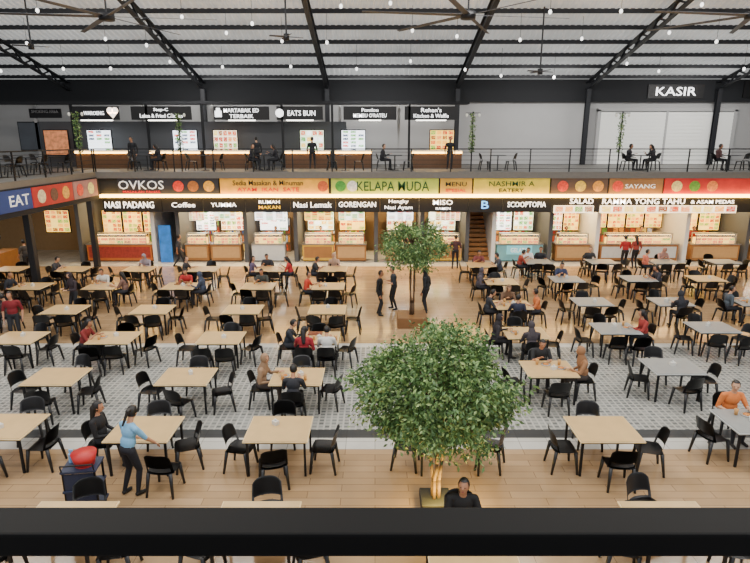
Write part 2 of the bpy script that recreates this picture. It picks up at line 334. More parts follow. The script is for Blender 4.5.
# people: table x, row y, side ...
PEOPLE=[
 (-4.4,9.7,'L','sit_back','long',(24,24,28),(30,32,40),1,'seated woman in black top with long dark hair'),
 (7.45,10.0,'F','sit_chat','short',(214,122,60),(40,42,48),0,'seated man in orange t-shirt turning aside'),
 (1.3,6.55,'F','sit_look','long',(20,20,22),(120,30,30),1,'seated woman in black top with long dark hair'),
 (-1.81,12.15,'L','sit_chat','hijab',(150,120,92),(70,60,56),1,'seated woman in beige headscarf and blouse'),
 (-1.81,12.15,'N','sit_eat','short',(34,36,44),(30,32,36),0,'seated man in dark t-shirt seen from behind'),
 (-1.6,14.8,'L','sit_eat','short',(30,36,46),(40,42,50),1,'seated man in dark navy shirt eating'),
 (-1.6,14.8,'N1','sit_chat','long',(150,34,44),(40,40,46),0,'seated woman in dark red top'),
 (-1.6,14.8,'N2','sit_eat','short',(200,200,196),(50,52,58),0,'seated person in white t-shirt'),
 (4.19,12.6,'F','sit_eat','short',(30,32,36),(40,40,46),0,'seated man in black t-shirt eating'),
 (4.19,12.6,'R','sit_chat','hijab',(150,108,74),(60,52,48),1,'seated woman in tan headscarf'),
 (4.3,15.2,'L','sit_chat','hijab',(36,32,38),(36,34,38),1,'seated woman in dark headscarf'),
 (4.3,15.2,'N','sit_eat','hijab',(60,54,60),(40,36,40),1,'seated woman in grey headscarf seen from behind'),
 (7.05,15.6,'R','sit_chat','long',(150,50,46),(30,32,38),1,'seated woman in red checked shirt'),
 (10.1,18.4,'N','sit_eat','hijab',(32,34,42),(30,30,36),1,'seated woman in dark headscarf'),
 (-7.3,14.8,'L','sit_eat','long',(120,34,34),(30,30,36),0,'seated woman in maroon top'),
 (4.6,18.0,'L','sit_eat','short',(44,48,56),(30,30,36),0,'seated man in dark grey shirt'),
 (4.6,18.0,'R','sit_chat','short',(196,110,60),(40,42,50),0,'seated man in orange shirt'),
 (4.6,18.0,'F','sit_eat','hijab',(110,84,64),(40,42,50),1,'seated woman in brown headscarf'),
 (4.6,18.0,'N','sit_chat','short',(36,40,60),(40,42,50),0,'seated boy in navy shirt seen from behind'),
 (-7.35,20.5,'F','sit_eat','short',(170,40,40),(40,42,50),0,'seated man in red shirt'),
 (-10.3,20.5,'F1','sit_eat','short',(210,208,200),(40,42,50),0,'seated man in white shirt'),
 (-7.35,20.5,'R','sit_chat','hijab',(60,70,90),(40,42,50),1,'seated woman in blue headscarf'),
 (-4.45,23.4,'F1','sit_eat','short',(40,42,50),(40,42,50),0,'seated man in dark shirt'),
 (-4.45,23.4,'L','sit_chat','long',(90,80,110),(40,42,50),0,'seated woman in mauve top'),
 (-4.4,20.5,'F','sit_eat','short',(60,64,60),(40,42,50),0,'seated man in olive shirt'),
 (-4.45,23.4,'R','sit_eat','long',(180,46,50),(40,42,50),0,'seated woman in red top'),
 (-1.8,23.4,'L','sit_eat','short',(40,44,50),(40,42,50),0,'seated man in black shirt'),
 (-1.8,23.4,'F','sit_chat','hijab',(180,150,130),(40,42,50),1,'seated woman in cream headscarf'),
 (-1.75,20.5,'L','sit_chat','short',(190,60,40),(40,42,50),0,'seated boy in bright red shirt'),
 (-12.9,23.4,'L','sit_eat','short',(60,60,66),(40,42,50),0,'seated man in grey shirt'),
 (-13.0,20.5,'L','sit_chat','short',(40,44,54),(40,42,50),0,'seated man in dark shirt'),
 (-10.3,20.5,'R','sit_chat','long',(120,90,80),(40,42,50),0,'seated woman in brown top'),
 (7.4,24.9,'F1','sit_eat','long',(230,228,224),(40,42,50),0,'seated woman in white top'),
 (7.4,24.9,'L','sit_eat','short',(150,60,50),(40,42,50),0,'seated man in brick red shirt'),
 (7.4,24.9,'F2','sit_chat','short',(36,38,44),(40,42,50),0,'seated man in black shirt'),
 (4.7,24.2,'R','sit_eat','short',(60,66,80),(40,42,50),0,'seated man in slate shirt'),
 (10.5,21.7,'R','sit_eat','long',(50,50,60),(40,42,50),0,'seated woman in dark top'),
 (13.1,24.9,'L','sit_chat','short',(200,110,90),(40,42,50),0,'seated child in pink shirt'),
 (4.9,21.2,'L','sit_chat','hijab',(80,74,84),(40,42,50),1,'seated woman in grey headscarf'),
 (7.6,21.6,'F','sit_eat','short',(52,60,90),(40,42,50),0,'seated man in blue shirt'),
 (13.1,24.9,'F2','sit_eat','hijab',(170,130,120),(40,42,50),1,'seated woman in pink headscarf'),
 (10.3,24.9,'F1','sit_chat','short',(48,50,54),(40,42,50),0,'seated man in charcoal shirt'),
 (4.7,24.2,'F','sit_eat','long',(120,60,60),(40,42,50),0,'seated woman in dusty red top'),
 (12.9,18.4,'L','sit_chat','short',(70,80,90),(40,42,50),0,'seated man in blue grey shirt'),
 (-10.1,23.4,'F','sit_eat','hijab',(150,140,150),(40,42,50),1,'seated woman in pale headscarf'),
 (-7.3,23.4,'L','sit_chat','short',(46,46,52),(40,42,50),0,'seated man in dark tee'),
 (-12.8,17.5,'R','sit_eat','short',(60,50,50),(40,42,50),0,'seated man in brown shirt'),
]
pk={(p[0],p[1],p[2]) for p in PEOPLE}
rnd=random.Random(3)
tissue=MB().box(-.06,.06,-.045,.045,0,.08).mesh('box',mat('tissue_box',(216,214,206),.5)); tis2=MB().ell((0,0,.09),(.035,.02,.035),nu=8,nv=6).mesh('tissue',white,True)
plate_me=MB().cyl((0,0,0),(0,0,.012),.07,.12,18).mesh('plate',mat('plate_white',(232,230,224),.3),True)
food_b=MB().ell((0,0,.012),(.075,.07,.03),nu=10,nv=6).mesh('food',mat('fried_rice',(190,120,50),.6,noise=.5,scale=40),True)
cup_me=MB().cyl((0,0,0),(0,0,.13),.03,.042,12).mesh('cup',mat('iced_tea_cup',(200,150,90),.3),True)
tray_me=MB().box(-.2,.2,-.14,.14,0,.02).mesh('tray',mat('brown_tray',(110,50,34),.4))
for (x,y,g) in tables:
    table(x,y,g); near=y<13.2
    if y<8: sides=['F','L','R']
    elif near: sides=['L','R','N','F']
    else: sides=['L','R','N1','N2','F']
    if (x,y)==(1.3,6.55): sides=['F']
    if (x,y)==(1.4,9.7): sides=['L','R']
    for s in ['L','R','N','F','N1','N2','F1','F2']:
        if (x,y,s) in pk:
            if s not in sides:
                sides=[q for q in sides if q[0]!=s[0]]+[s]
                if s in('F1','F2'): sides=list(set(sides+[q for q in('F1','F2') if (x,y,q) in pk]))
                if s=='N': sides=[q for q in sides if q not in('N1','N2')]
    sides=sorted(sides)
    for s in sides:
        cx,cy,rz=seat_pos(x,y,s); occ=(x,y,s) in pk
        if not occ:
            pull=rnd.choice([.86,.88,.92,1.0,1.12 if y>13 else .95])
            cx=x+(cx-x)*(pull if s in 'LR' else 1); cy=y+(cy-y)*(1 if s in 'LR' else pull)
            cx+=rnd.uniform(-.04,.04); cy+=rnd.uniform(-.04,.04); rz+=rnd.uniform(-.38,.38)
            if s in 'LR': cy-=.14+rnd.uniform(-.1,.06)
        if (x,y,s)==(-4.4,9.7,'N'): cx=-3.75; cy=8.85
        chair(cx,cy,rz,0,near)
    if rnd.random()<.75 and y<22:
        thing('tissue_box',(x+rnd.uniform(-.12,.12),y+rnd.uniform(-.1,.15),.752),rnd.uniform(0,3),'small white tissue box on a dining table','tissue box',[('box',tissue),('tissue',tis2)],'tissue boxes')
for p in PEOPLE:
    if p[1]>22 or p[3]=='sit_back': continue
    px,py,rz=seat_pos(*p[:3]); f=Vector((-math.sin(rz),math.cos(rz))); s=Vector((f.y,-f.x))
    c=Vector((px,py))+f*.56
    thing('plate',(c.x,c.y,.752),0,'white plate with rice in front of a diner','plate',[('dish',plate_me),('food',food_b)],'plates of food')
    c=Vector((px,py))+f*.54+s*.21
    obj('cup',cup_me,(c.x,c.y,.752),0,'plastic cup of iced tea on the table','cup','drink cups')
for tx,ty in ((-7.35,20.5),(-1.6,14.8)):
    obj('serving_tray',tray_me,(tx-.1,ty+.28,.752),0,'brown plastic serving tray on the table','tray','serving trays')
# ---------------------------------------------------------------- people
def ik(a,t,l1,l2,pole):
    a=Vector(a);t=Vector(t);d=t-a;L=min(d.length,(l1+l2)*.995);d.normalize();t=a+d*L
    c=(l1*l1-l2*l2+L*L)/(2*L);h=math.sqrt(max(l1*l1-c*c,0));pole=Vector(pole);pp=pole-d*pole.dot(d);pp.normalize();return a+d*c+pp*h,t
POSES={
 'sit_eat':dict(pz=.555,lean=14,hl=(-.13,.42,.80),hr=(.12,.40,.86),hp=22,hy=0,sit=1),
 'sit_look':dict(pz=.555,lean=10,hl=(-.16,.36,.80),hr=(.12,.34,.80),hp=-8,hy=18,sit=1),
 'sit_chat':dict(pz=.555,lean=8,hl=(-.16,.40,.80),hr=(.14,.24,.66),hp=5,hy=28,sit=1),
 'sit_back':dict(pz=.555,lean=-4,hl=(-.10,.24,.66),hr=(.10,.24,.66),hp=8,hy=-15,sit=1),
 'stand':dict(pz=.9,lean=2,hl=(-.25,.05,.80),hr=(.25,.06,.80),hp=6,hy=15,sit=0),
 'stand_hold':dict(pz=.9,lean=3,hl=(-.1,.28,1.05),hr=(.12,.27,1.08),hp=15,hy=-10,sit=0),
 'wipe':dict(pz=.9,lean=12,hl=(-.16,.34,.90),hr=(.20,.42,.86),hp=20,hy=-20,sit=0),
 'walk':dict(pz=.89,lean=4,hl=(-.24,.2,.84),hr=(.25,-.12,.84),hp=0,hy=0,sit=0,walk=1),
}
cache={}
def body(pose,near):
    key=(pose,near)
    if key in cache: return cache[key]
    P=POSES[pose]; pr=[]
    Rt=Matrix.Rotation(-R(P['lean']),3,'X'); P0=Vector((0,0,P['pz'])); T=lambda v:P0+Rt@Vector(v)
    def E(c,r,rot,tag): pr.append(('e',Vector(c),r,rot,tag))
    def K(a,b,ra,rb,tag): pr.append(('c',Vector(a),Vector(b),ra,rb,tag))
    E(T((0,-.005,.0)),(.165,.12,.105),Rt,3); E(T((0,0,.13)),(.152,.118,.15),Rt,1); E(T((0,.005,.32)),(.165,.12,.16),Rt,1)
    for s in(-1,1): K(T((0,-.005,.40)),T((s*.145,-.01,.405)),.07,.058,1)
    K(T((0,-.005,.42)),T((0,.015,.54)),.056,.05,0)
    Rh=Matrix.Rotation(-R(P['hy']),3,'Z')@Matrix.Rotation(-R(P['hp']),3,'X'); hc=T((0,.02,.55))+Rh@Vector((0,.015,.095))
    H=lambda v:hc+Rh@Vector(v)
    E(hc,(.074,.094,.108),Rh,0); E(H((0,.02,-.055)),(.052,.066,.062),Rh,0); E(H((0,.096,-.018)),(.013,.018,.024),Rh,0)
    for s in(-1,1): E(H((s*.077,-.005,-.012)),(.009,.02,.03),Rh,0)
    fing=MB()
    for s,h in((-1,P['hl']),(1,P['hr'])):
        sh=T((s*.185,-.01,.395)); el,wr=ik(sh,h,.275,.25,(s*.5,-.6,-.7))
        K(sh,sh+(el-sh)*.55,.058,.054,1); K(sh+(el-sh)*.5,el,.052,.041,1); K(el,wr,.04,.027,2)
        d=(wr-el).normalized(); side=Vector((1,0,0)); side=(side-d*side.dot(d)).normalized(); up=side.cross(d)
        if up.z<0 and P['sit']: up=-up
        if not P['sit'] and pose in('stand','walk'): side,up=Vector((0,1,0))-d*d.y,Vector((s,0,0)); side.normalize()
        pc=wr+d*.045; rot=Matrix((side,d,up)).transposed(); E(pc,(.038,.05,.016),rot,0)
        dn=-up
        for i,(o,l) in enumerate(((-.027,.058),(-.009,.07),(.009,.075),(.027,.066))):
            a=wr+d*.08+side*o*(1); b=a+d*l*.5+dn*.006; c=b+d*l*.38+dn*.022
            for q,w,r0,r1 in((a,b,.0095,.0085),(b,c,.0085,.007)): fing.cap(q,w,r0,r1,6,2)
        ts=side*(-s); a=wr+d*.03+ts*.03; b=a+ts*.025+d*.03; c=b+d*.028+dn*.008
        fing.cap(a,b,.011,.010,6,2); fing.cap(b,c,.010,.008,6,2)
    for s in(-1,1):
        if P['sit']:
            hip=P0+Vector((s*.088,.02,-.01)); kn=Vector((s*.12,.43,.515)); an=Vector((s*.13,.40+(.06 if s>0 else -.02),.085))
        elif P.get('walk'):
            hip=P0+Vector((s*.088,0,-.02)); kn,an=ik(hip,(s*.09,.25 if s>0 else -.25,.09 if s>0 else .14),.42,.40,(0,1,0))
        else:
            hip=P0+Vector((s*.088,0,-.02)); kn,an=ik(hip,(s*.12,-.02+.05*s,.085),.42,.40,(0,1,0))
        K(hip,kn,.088,.057,3); K(kn,kn+(an-kn)*.35,.055,.054,4); K(kn+(an-kn)*.3,an,.054,.036,4); K(an+Vector((0,-.02,-.04)),an+Vector((s*.02,.13,-.05)),.038,.032,5)
    mb=MB()
    for q in pr:
        if q[0]=='e': mb.ell(q[1],q[2],q[3])
        else: mb.cap(q[1],q[2],q[3],q[4])
    o=obj('tmp',mb.mesh('tmp',white)); md=o.modifiers.new('r','REMESH'); md.mode='VOXEL'; md.voxel_size=.0095 if near else .018
    sm=o.modifiers.new('s','SMOOTH'); sm.iterations=4 if near else 2; sm.factor=.5
    dg=bpy.context.evaluated_depsgraph_get(); me=bpy.data.meshes.new_from_object(o.evaluated_get(dg)); bpy.data.objects.remove(o)
    fm=fing.mesh('f',white); bm=bmesh.new(); bm.from_mesh(me); nf=len(me.polygons); bm.from_mesh(fm); me2=bpy.data.meshes.new('body'); bm.to_mesh(me2); bm.free()
    nt_=len(me2.polygons); cen=np.empty(nt_*3); me2.polygons.foreach_get('center',cen); cen=cen.reshape(-1,3)
    best=np.full(nt_,9.); tag=np.zeros(nt_,dtype=np.int32)
    for q in pr:
        if q[0]=='e':
            l=(cen-np.array(q[1]))@np.array(q[3]); d=(np.linalg.norm(l/np.array(q[2]),axis=1)-1)*min(q[2])
        else:
            a=np.array(q[1]);b=np.array(q[2]);ab=b-a;t=np.clip(((cen-a)@ab)/(ab@ab+1e-9),0,1);d=np.linalg.norm(cen-(a+t[:,None]*ab),axis=1)-(q[3]+t*(q[4]-q[3]))
        k=d<best; best[k]=d[k]; tag[k]=q[-1]
    tag[nf:]=0
    while len(me2.materials)<6: me2.materials.append(white)
    me2.polygons.foreach_set('material_index',tag)
    me2.polygons.foreach_set('use_smooth',[True]*len(me2.polygons)); me2.update()
    # hair pieces
    hair={}
    hk=lambda x,y,z:(y<.2 and z>-.75) or z>.62
    s1=MB().ell(hc+Rh@Vector((0,-.010,.012)),(.083,.100,.110),Rh,20,14,keep=hk)
    hair['short']=s1.mesh('hair',white,True)
    s2=MB().ell(hc+Rh@Vector((0,-.01,.012)),(.086,.103,.112),Rh,20,14,keep=hk); s2.cap(H((0,-.065,-.03)),T((0,-.1,.33)),.075,.05); hair['long']=s2.mesh('hair',white,True)
    s4=MB().ell(hc+Rh@Vector((0,-.01,.012)),(.086,.103,.112),Rh,20,14,keep=hk); s4.cap(H((0,-.10,.03)),H((0,-.13,.02)),.045,.04); s4.cap(H((0,-.13,.02)),T((0,-.13,.44)),.032,.018); hair['tail']=s4.mesh('hair',white,True)
    s3=MB().ell(hc+Rh@Vector((0,-.005,.005)),(.094,.108,.125),Rh,20,14,keep=lambda x,y,z: not(y>.55 and abs(z)<.62 and abs(x)<.62)); s3.cap(H((0,-.01,-.1)),T((0,.01,.36)),.078,.135); hair['hijab']=s3.mesh('headscarf',white,True)
    eyes=[MB().ell(H((s*.03,.083,.008)),(.013,.008,.007),Rh,8,6).mesh('eye',white,True) for s in(-1,1)]
    mouth=MB(); mouth.ell(H((0,.088,-.058)),(.022,.006,.006),Rh,8,6)
    cache[key]=(me2,hair,eyes,mouth.mesh('mouth',white,True)); return cache[key]
SK=[(194,144,112),(180,128,98),(204,158,126),(170,122,92)]
pc=0
def person(x,y,rz,pose,hair,shirt,pants,long_sleeve,label,z=0,near=False):
    global pc; pc+=1
    me,hs,ey,mo=body(pose,near); me=me.copy()
    sk=mat('skin_%d'%(pc%4),SK[pc%4],.5,noise=.05); sh=mat('shirt_%d_%d_%d'%shirt,shirt,.8); pt=mat('trousers_%d_%d_%d'%pants,pants,.8); so=mat('dark_shoes',(30,28,28),.6)
    for i,m in enumerate((sk,sh,sh if long_sleeve else sk,pt,pt,so)): me.materials[i]=m
    e=obj('person',me,(x,y,z),rz,label,'person')
    hm=hs[hair].copy(); hm.materials[0]=(sh if hair=='hijab' else mat('black_hair',(22,18,17),.45,noise=.3,scale=40))
    obj('headscarf' if hair=='hijab' else 'hair',hm,parent=e)
    if y<16:
        for q in ey:
            em=q.copy(); em.materials[0]=mat('dark_eye',(20,15,14),.3); obj('eye',em,parent=e)
        mm=mo.copy(); mm.materials[0]=mat('lips',(140,70,64),.5); obj('mouth',mm,parent=e)
    return e
for p in PEOPLE:
    x,y,rz=seat_pos(*p[:3]); person(x,y,rz,p[3],p[4],p[5],p[6],p[7],p[8],0,p[1]<13)
DK=(28,30,36)
person(-4.3,8.72,R(-32),'wipe','tail',(122,178,216),(26,28,36),0,'standing cleaner in light blue t-shirt and dark trousers wiping a table',near=True)
person(-11.1,16.4,R(200),'stand','long',(120,26,34),DK,0,'standing woman in red and black clothes',near=False)
person(-10.6,19.0,R(150),'stand_hold','hijab',(50,40,46),DK,1,'standing woman in dark headscarf')
person(.15,19.2,R(-100),'stand','short',(24,26,30),DK,1,'standing man in black shirt and trousers beside the aisle')
person(.7,19.9,R(100),'stand_hold','short',(46,52,60),DK,0,'standing man in dark t-shirt')
person(1.85,19.5,R(60),'stand','hijab',(30,34,40),DK,1,'standing woman in dark headscarf by the tree')
person(12.1,26.6,R(0),'stand_hold','short',(170,40,40),DK,0,'standing man in red shirt at the food counter')
person(12.65,26.7,R(10),'stand','long',(150,60,50),DK,0,'standing woman in reddish top at the food counter')
person(-16.2,25.5,R(60),'walk','short',(60,56,54),DK,0,'walking man in grey shirt')
person(-17.4,24.6,R(100),'stand','hijab',(40,40,50),DK,1,'standing woman in dark clothes')
person(3.9,26.7,R(-10),'stand','short',(70,40,44),DK,0,'standing man at the food counter')
person(-9.6,26.9,R(-60),'walk','short',(44,46,56),DK,0,'walking man in dark shirt near the stalls')
for x,c in((-12.6,(60,30,30)),(-5.3,(40,40,44)),(3.2,(150,150,150)),(10.2,(50,70,50)),(14.2,(40,40,44)),(17.0,(150,40,30)),(-2.9,(170,60,40))):
    person(x,29.7,R(180),'stand_hold','short',c,DK,0,'stall worker standing behind the food counter')
for x,y,a in((-12.6,29.9,170),(-3.3,30.2,0),(3.9,29.9,180),(-6.1,29.7,40)):
    person(x,y,R(a),'stand','short',(30,32,38),DK,1,'standing person in dark clothes on the upper level',z=ZM)
# ---------------------------------------------------------------- trees
leafm=bpy.data.materials.new('ficus_leaf'); leafm.use_nodes=True; nt=leafm.node_tree; b=nt.nodes['Principled BSDF']
g=nt.nodes.new('ShaderNodeNewGeometry'); rp=nt.nodes.new('ShaderNodeValToRGB'); el=rp.color_ramp.elements
el[0].color=(*lin((56,88,48)),1); el[1].color=(*lin((158,182,112)),1); q=el.new(.6); q.color=(*lin((92,128,68)),1)
nt.links.new(g.outputs['Random Per Island'],rp.inputs[0]); nt.links.new(rp.outputs[0],b.inputs['Base Color']); b.inputs['Roughness'].default_value=.45
bark=mat('bark',(92,70,48),.8,noise=.4,scale=20)
def tree(x,y,zb,cz,rx,rz_,ncl,nl,ls,seed,label,pot,sp=.115):
    rg=np.random.default_rng(seed); 
    e=thing('ficus_tree',(x,y,0),0,label,'tree',[])
    pw,ph,pm=pot
    obj('planter',MB().box(-pw,pw,-pw,pw,.0,ph).mesh('planter',pm,bevel=.02),parent=e)
    cl=[]
    for i in range(ncl):
        v=rg.normal(size=3); v/=np.linalg.norm(v); r=rg.uniform(.2,1)**.45
        p=v*r*np.array([rx,rx,rz_])*(1+.09*math.sin(v[0]*5+seed)+.08*math.cos(v[2]*6+v[1]*3)); 
        if p[2]<0: p[:2]*=1-.15*(-p[2]/rz_)
        cl.append(p+np.array([0,0,cz]))
    tr=MB()
    for k in range(4):
        a=k*1.6+seed; p=Vector((.06*math.cos(a),.06*math.sin(a),ph)); 
        for j in range(6):
            q=Vector((.06*math.cos(a+j*.8)+.04*j*math.cos(a),.06*math.sin(a+j*.8)+.04*j*math.sin(a),ph+(cz-ph+.1)*(j+1)/6)); tr.cyl(p,q,.032-.003*j,.030-.003*j,7); p=q
        for c in cl[k::12]: 
            c=Vector(c); m=p.lerp(c,.5)+Vector((0,0,.06)); tr.cyl(p,m,.013,.008,5); tr.cyl(m,c,.008,.004,5)
    obj('trunk',tr.mesh('trunk',bark,True),parent=e)
    V=[];F=[]
    for c in cl:
        n=nl; offs=rg.normal(size=(n,3))*np.array([sp,sp,sp*.75]); out=c-np.array([0,0,cz]); out/=np.linalg.norm(out)+1e-6
        for o in offs:
            p=c+o; d=out*.5+rg.normal(size=3)*.6+np.array([0,0,-.35]); d/=np.linalg.norm(d); s=np.cross(d,rg.normal(size=3)); s/=np.linalg.norm(s); nn=np.cross(d,s); L=ls*rg.uniform(.7,1.25); w=L*.24
            k=len(V); V+=[p,p+d*L*.5+s*w+nn*w*.3,p+d*L,p+d*L*.5-s*w+nn*w*.3]; F.append((k,k+1,k+2,k+3))
    me=bpy.data.meshes.new('foliage'); me.from_pydata([tuple(v) for v in V],[],F); me.materials.append(leafm); obj('foliage',me,parent=e)
    return e
tree(1.04,8.45,0,2.13,1.34,.93,290,75,.088,1,'large leafy green ficus tree with thin twisting trunks lit from below',(.26,.14,vdark))
tree(1.25,18.2,0,2.75,1.14,.76,130,55,.10,5,'smaller leafy green ficus tree in wooden planter',(.5,.35,mat('planter_wood',(120,84,50),.5,noise=.3,scale=5)))
def lamp(kind,loc,e,size=None,col=(1,1,1),rot=(0,0,0),sy=None,name='lamp'):
    l=bpy.data.lights.new(name,kind); l.energy=e; l.color=col
    if kind=='AREA':
        l.shape='RECTANGLE'; l.size=size; l.size_y=sy or size
    elif size: l.shadow_soft_size=size
    o=bpy.data.objects.new(name,l); C.objects.link(o); o.location=loc; o.rotation_euler=rot; return o
lamp('POINT',(1.0,8.1,.35),60,.08,(1,.68,.14),name='tree_uplight'); lamp('POINT',(1.35,8.25,.35),45,.08,(1,.7,.16),name='tree_uplight')
# ---------------------------------------------------------------- cleaning trolley
cart_dk=mat('cart_navy',(36,46,72),.5); cart_red=mat('cart_red',(190,40,40),.45)
e=thing('cleaning_trolley',(-4.88,8.3,0),R(8),'dark blue cleaning trolley with red basin on top','trolley',[
 ('bag',MB().ell((.0,0,.31),(.22,.17,.155),nu=14,nv=8).mesh('bag',cart_dk,True)),
 ('side_panel',B(-.24,.24,-.2,-.185,.14,.8).mesh('side_panel',cart_dk)),
 ('handle',MB().cyl((-.25,-.24,.98),(.25,-.24,.98),.014).cyl((-.25,-.2,.84),(-.25,-.24,.98),.012).cyl((.25,-.2,.84),(.25,-.24,.98),.012).mesh('handle',black_metal))])
for z in(.1,.46,.82):
    o=obj('shelf',B(-.28,.28,-.22,.22,0,.04).mesh('shelf',cart_dk,bevel=.01),parent=e); o.location=(0,0,z)
for sx in(-1,1):
    for sy in(-1,1):
        o=obj('post',B(-.015,.015,-.015,.015,.1,.85).mesh('post',black_metal),parent=e); o.location=(sx*.245,sy*.185,0)
        o=obj('wheel',MB().cyl((-.015,0,.05),(.015,0,.05),.05,n=14).mesh('wheel',black_plastic),parent=e); o.location=(sx*.22,sy*.17,0)
bs=MB(); bs.cyl((0,0,0),(0,0,.02),.15,.155,20); bs.cyl((0,0,.02),(0,0,.22),.155,.2,20)
obj('basin',bs.mesh('basin',cart_red,True),(-4.83,8.3,.86),0,'red plastic basin on the cleaning trolley','basin')
obj('spray_bottle',MB().cyl((0,0,0),(0,0,.16),.035,.035).cyl((0,0,.16),(0,0,.22),.014,.012).box(-.02,.05,-.012,.012,.2,.235).mesh('bottle',mat('bottle_blue',(120,170,210),.3)),(-5.09,8.36,.86),0,'blue spray bottle on the cleaning trolley','bottle')
# ---------------------------------------------------------------- banners on mezzanine edge
YB=27.3
def banner(px0,px1,col,texts,label,z=3.92,h=.76,m=None):
    k=21.0; x0=(px0-375)/k; x1=(px1-375)/k
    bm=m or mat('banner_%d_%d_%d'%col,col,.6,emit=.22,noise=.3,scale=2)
    sign('banner',(x0+x1)/2,YB+.12,z,x1-x0-.04,h,bm,texts,label,d=.085,cat='banner')
banner(113,216,(36,36,42),[('OVKOS',-1.3,.06,2.2,.42,txt_soft),('MASAKAN PANAS',-1.3,-.27,1.8,.12,txt_red)],'dark banner with white lettering on the mezzanine edge')
banner(217,328,(216,160,44),[('Sedia Masakan & Minuman',-.3,.16,3.4,.24,txt_dark),('AYAM  IKAN  SATE',-.3,-.16,3.0,.2,txt_red)],'yellow banner with black and red lettering')
banner(330,440,(164,180,70),[('KELAPA MUDA',.4,0,3.5,.46,txt_green)],'green and yellow banner advertising coconut drinks')
banner(441,474,(190,150,50),[('MENU',0,.1,1.1,.2,txt_dark),('SPESIAL',0,-.2,1.1,.16,txt_red)],'yellow banner with small dark lettering')
banner(475,553,(200,180,50),[('NASHMIR A',0,.12,2.2,.24,txt_green),('EATERY',0,-.2,1.6,.18,txt_dark)],'yellow green banner with dark lettering')
banner(554,612,(86,66,54),[],'brown banner with food pictures')
banner(613,668,(140,100,60),[('SAYANG',.2,0,1.5,.2,txt_soft)],'orange brown banner with white lettering')
banner(669,860,(184,44,40),[('Friendly meals',1.4,.12,2.6,.28,txt_soft),('SALAD & SOUP',1.4,-.2,2.2,.14,txt_yel)],'red banner with white lettering')
for px,col in ((175,(210,50,30)),(190,(150,90,40)),(206,(230,150,40)),(322,(170,80,40)),(340,(60,130,50)),(352,(220,220,200)),(566,(200,60,40)),(584,(220,170,60)),(602,(220,140,50)),(622,(230,60,40)),(682,(230,190,120)),(700,(90,140,50)),(718,(230,120,60))):
    x=(px-375)/21.
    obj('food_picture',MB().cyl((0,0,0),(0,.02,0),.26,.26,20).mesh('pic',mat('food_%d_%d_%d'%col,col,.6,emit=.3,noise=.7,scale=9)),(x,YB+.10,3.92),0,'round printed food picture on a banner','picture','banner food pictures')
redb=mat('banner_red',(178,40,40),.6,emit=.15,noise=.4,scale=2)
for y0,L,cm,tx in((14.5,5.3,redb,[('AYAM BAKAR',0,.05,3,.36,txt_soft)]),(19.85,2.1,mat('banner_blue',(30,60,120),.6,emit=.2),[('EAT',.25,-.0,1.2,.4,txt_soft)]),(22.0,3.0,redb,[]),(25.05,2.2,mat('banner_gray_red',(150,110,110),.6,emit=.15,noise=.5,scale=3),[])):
    sign('banner',-13.36,y0+L/2,3.9,L,.78,cm,tx,'coloured banner on the side mezzanine edge',rz=R(90),d=.06,cat='banner')
for y,col in((22.6,(225,190,150)),(23.5,(90,60,50)),(24.4,(220,150,60)),(25.6,(200,60,50)),(26.6,(230,200,120))):
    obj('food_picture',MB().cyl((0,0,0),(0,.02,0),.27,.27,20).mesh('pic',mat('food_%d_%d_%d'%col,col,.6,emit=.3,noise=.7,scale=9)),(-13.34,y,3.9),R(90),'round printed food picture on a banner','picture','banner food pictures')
# lower sign band
k=20.7
def bandsign(px0,px1,texts,label,z=3.0,h=.72,m=sign_black):
    x0=(px0-375)/k; x1=(px1-375)/k
    T=[]
    for (t,c0,c1,dz,hh,mm) in texts: T.append((t,((c0+c1)/2-(px0+px1)/2)/k,dz,(c1-c0)/k,hh,mm))
    sign('sign_board',(x0+x1)/2,27.62,z,x1-x0-.02,h,m,T,label)
lw=txt_white
bandsign(98,158,[('NASI PADANG',100,150,0,.32,lw)],'black stall fascia sign with white lit lettering')
bandsign(158,200,[('Coffee',168,192,0,.24,lw)],'black stall fascia sign with white lit lettering')
bandsign(200,243,[('YUMMA',208,234,0,.2,lw)],'black stall fascia sign with white lit lettering')
bandsign(243,289,[('RUMAH',256,279,.14,.16,lw),('MAKAN',256,279,-.12,.16,txt_yel)],'black stall fascia sign with white and yellow lettering')
bandsign(289,335,[('Nasi Lemak',292,331,0,.27,lw)],'black stall fascia sign with white lit lettering')
bandsign(335,380,[('GORENGAN',338,376,.02,.26,lw)],'black stall fascia sign with white lit lettering')
bandsign(380,420,[('Hengky',387,411,.15,.22,lw),('Nasi Ayam',384,414,-.15,.22,lw)],'black stall fascia sign with white lit lettering')
bandsign(420,470,[('MISO',434,454,.12,.24,lw),('RAMEN',437,452,-.18,.12,lw)],'black stall fascia sign with white lit lettering')
bandsign(470,505,[('B',482,492,0,.38,txt_blue)],'black stall fascia sign with blue lit logo')
bandsign(505,555,[('SCOOPTOPIA',510,549,.02,.26,lw)],'black stall fascia sign with white lit lettering')
bandsign(555,600,[('SALAD',573,597,.18,.26,lw)],'black stall fascia sign with white lit lettering')
bandsign(600,775,[('RAMMA YONG TAHU',606,690,.17,.27,lw),('& ASAM PEDAS',696,740,.15,.18,lw)],'black stall fascia sign with white lit lettering')
bandsign(775,900,[],'plain black stall fascia sign')
wide=grid_mat('wide_food_panel',12,1,(255,240,205),FOOD,2.0,margin=.1,seed=9)
wide2=grid_mat('wide_food_panel_small',4,1,(255,240,205),FOOD,2.2,margin=.1,seed=11)
for a,b2,mm in((557,597,wide2),(604,742,wide)):
    x0=(a-375)/k;x1=(b2-375)/k
    sign('lightbox_sign',(x0+x1)/2,27.5,2.79,x1-x0,.36,mm,[],'lit strip of food photographs under the stall sign',d=.125)
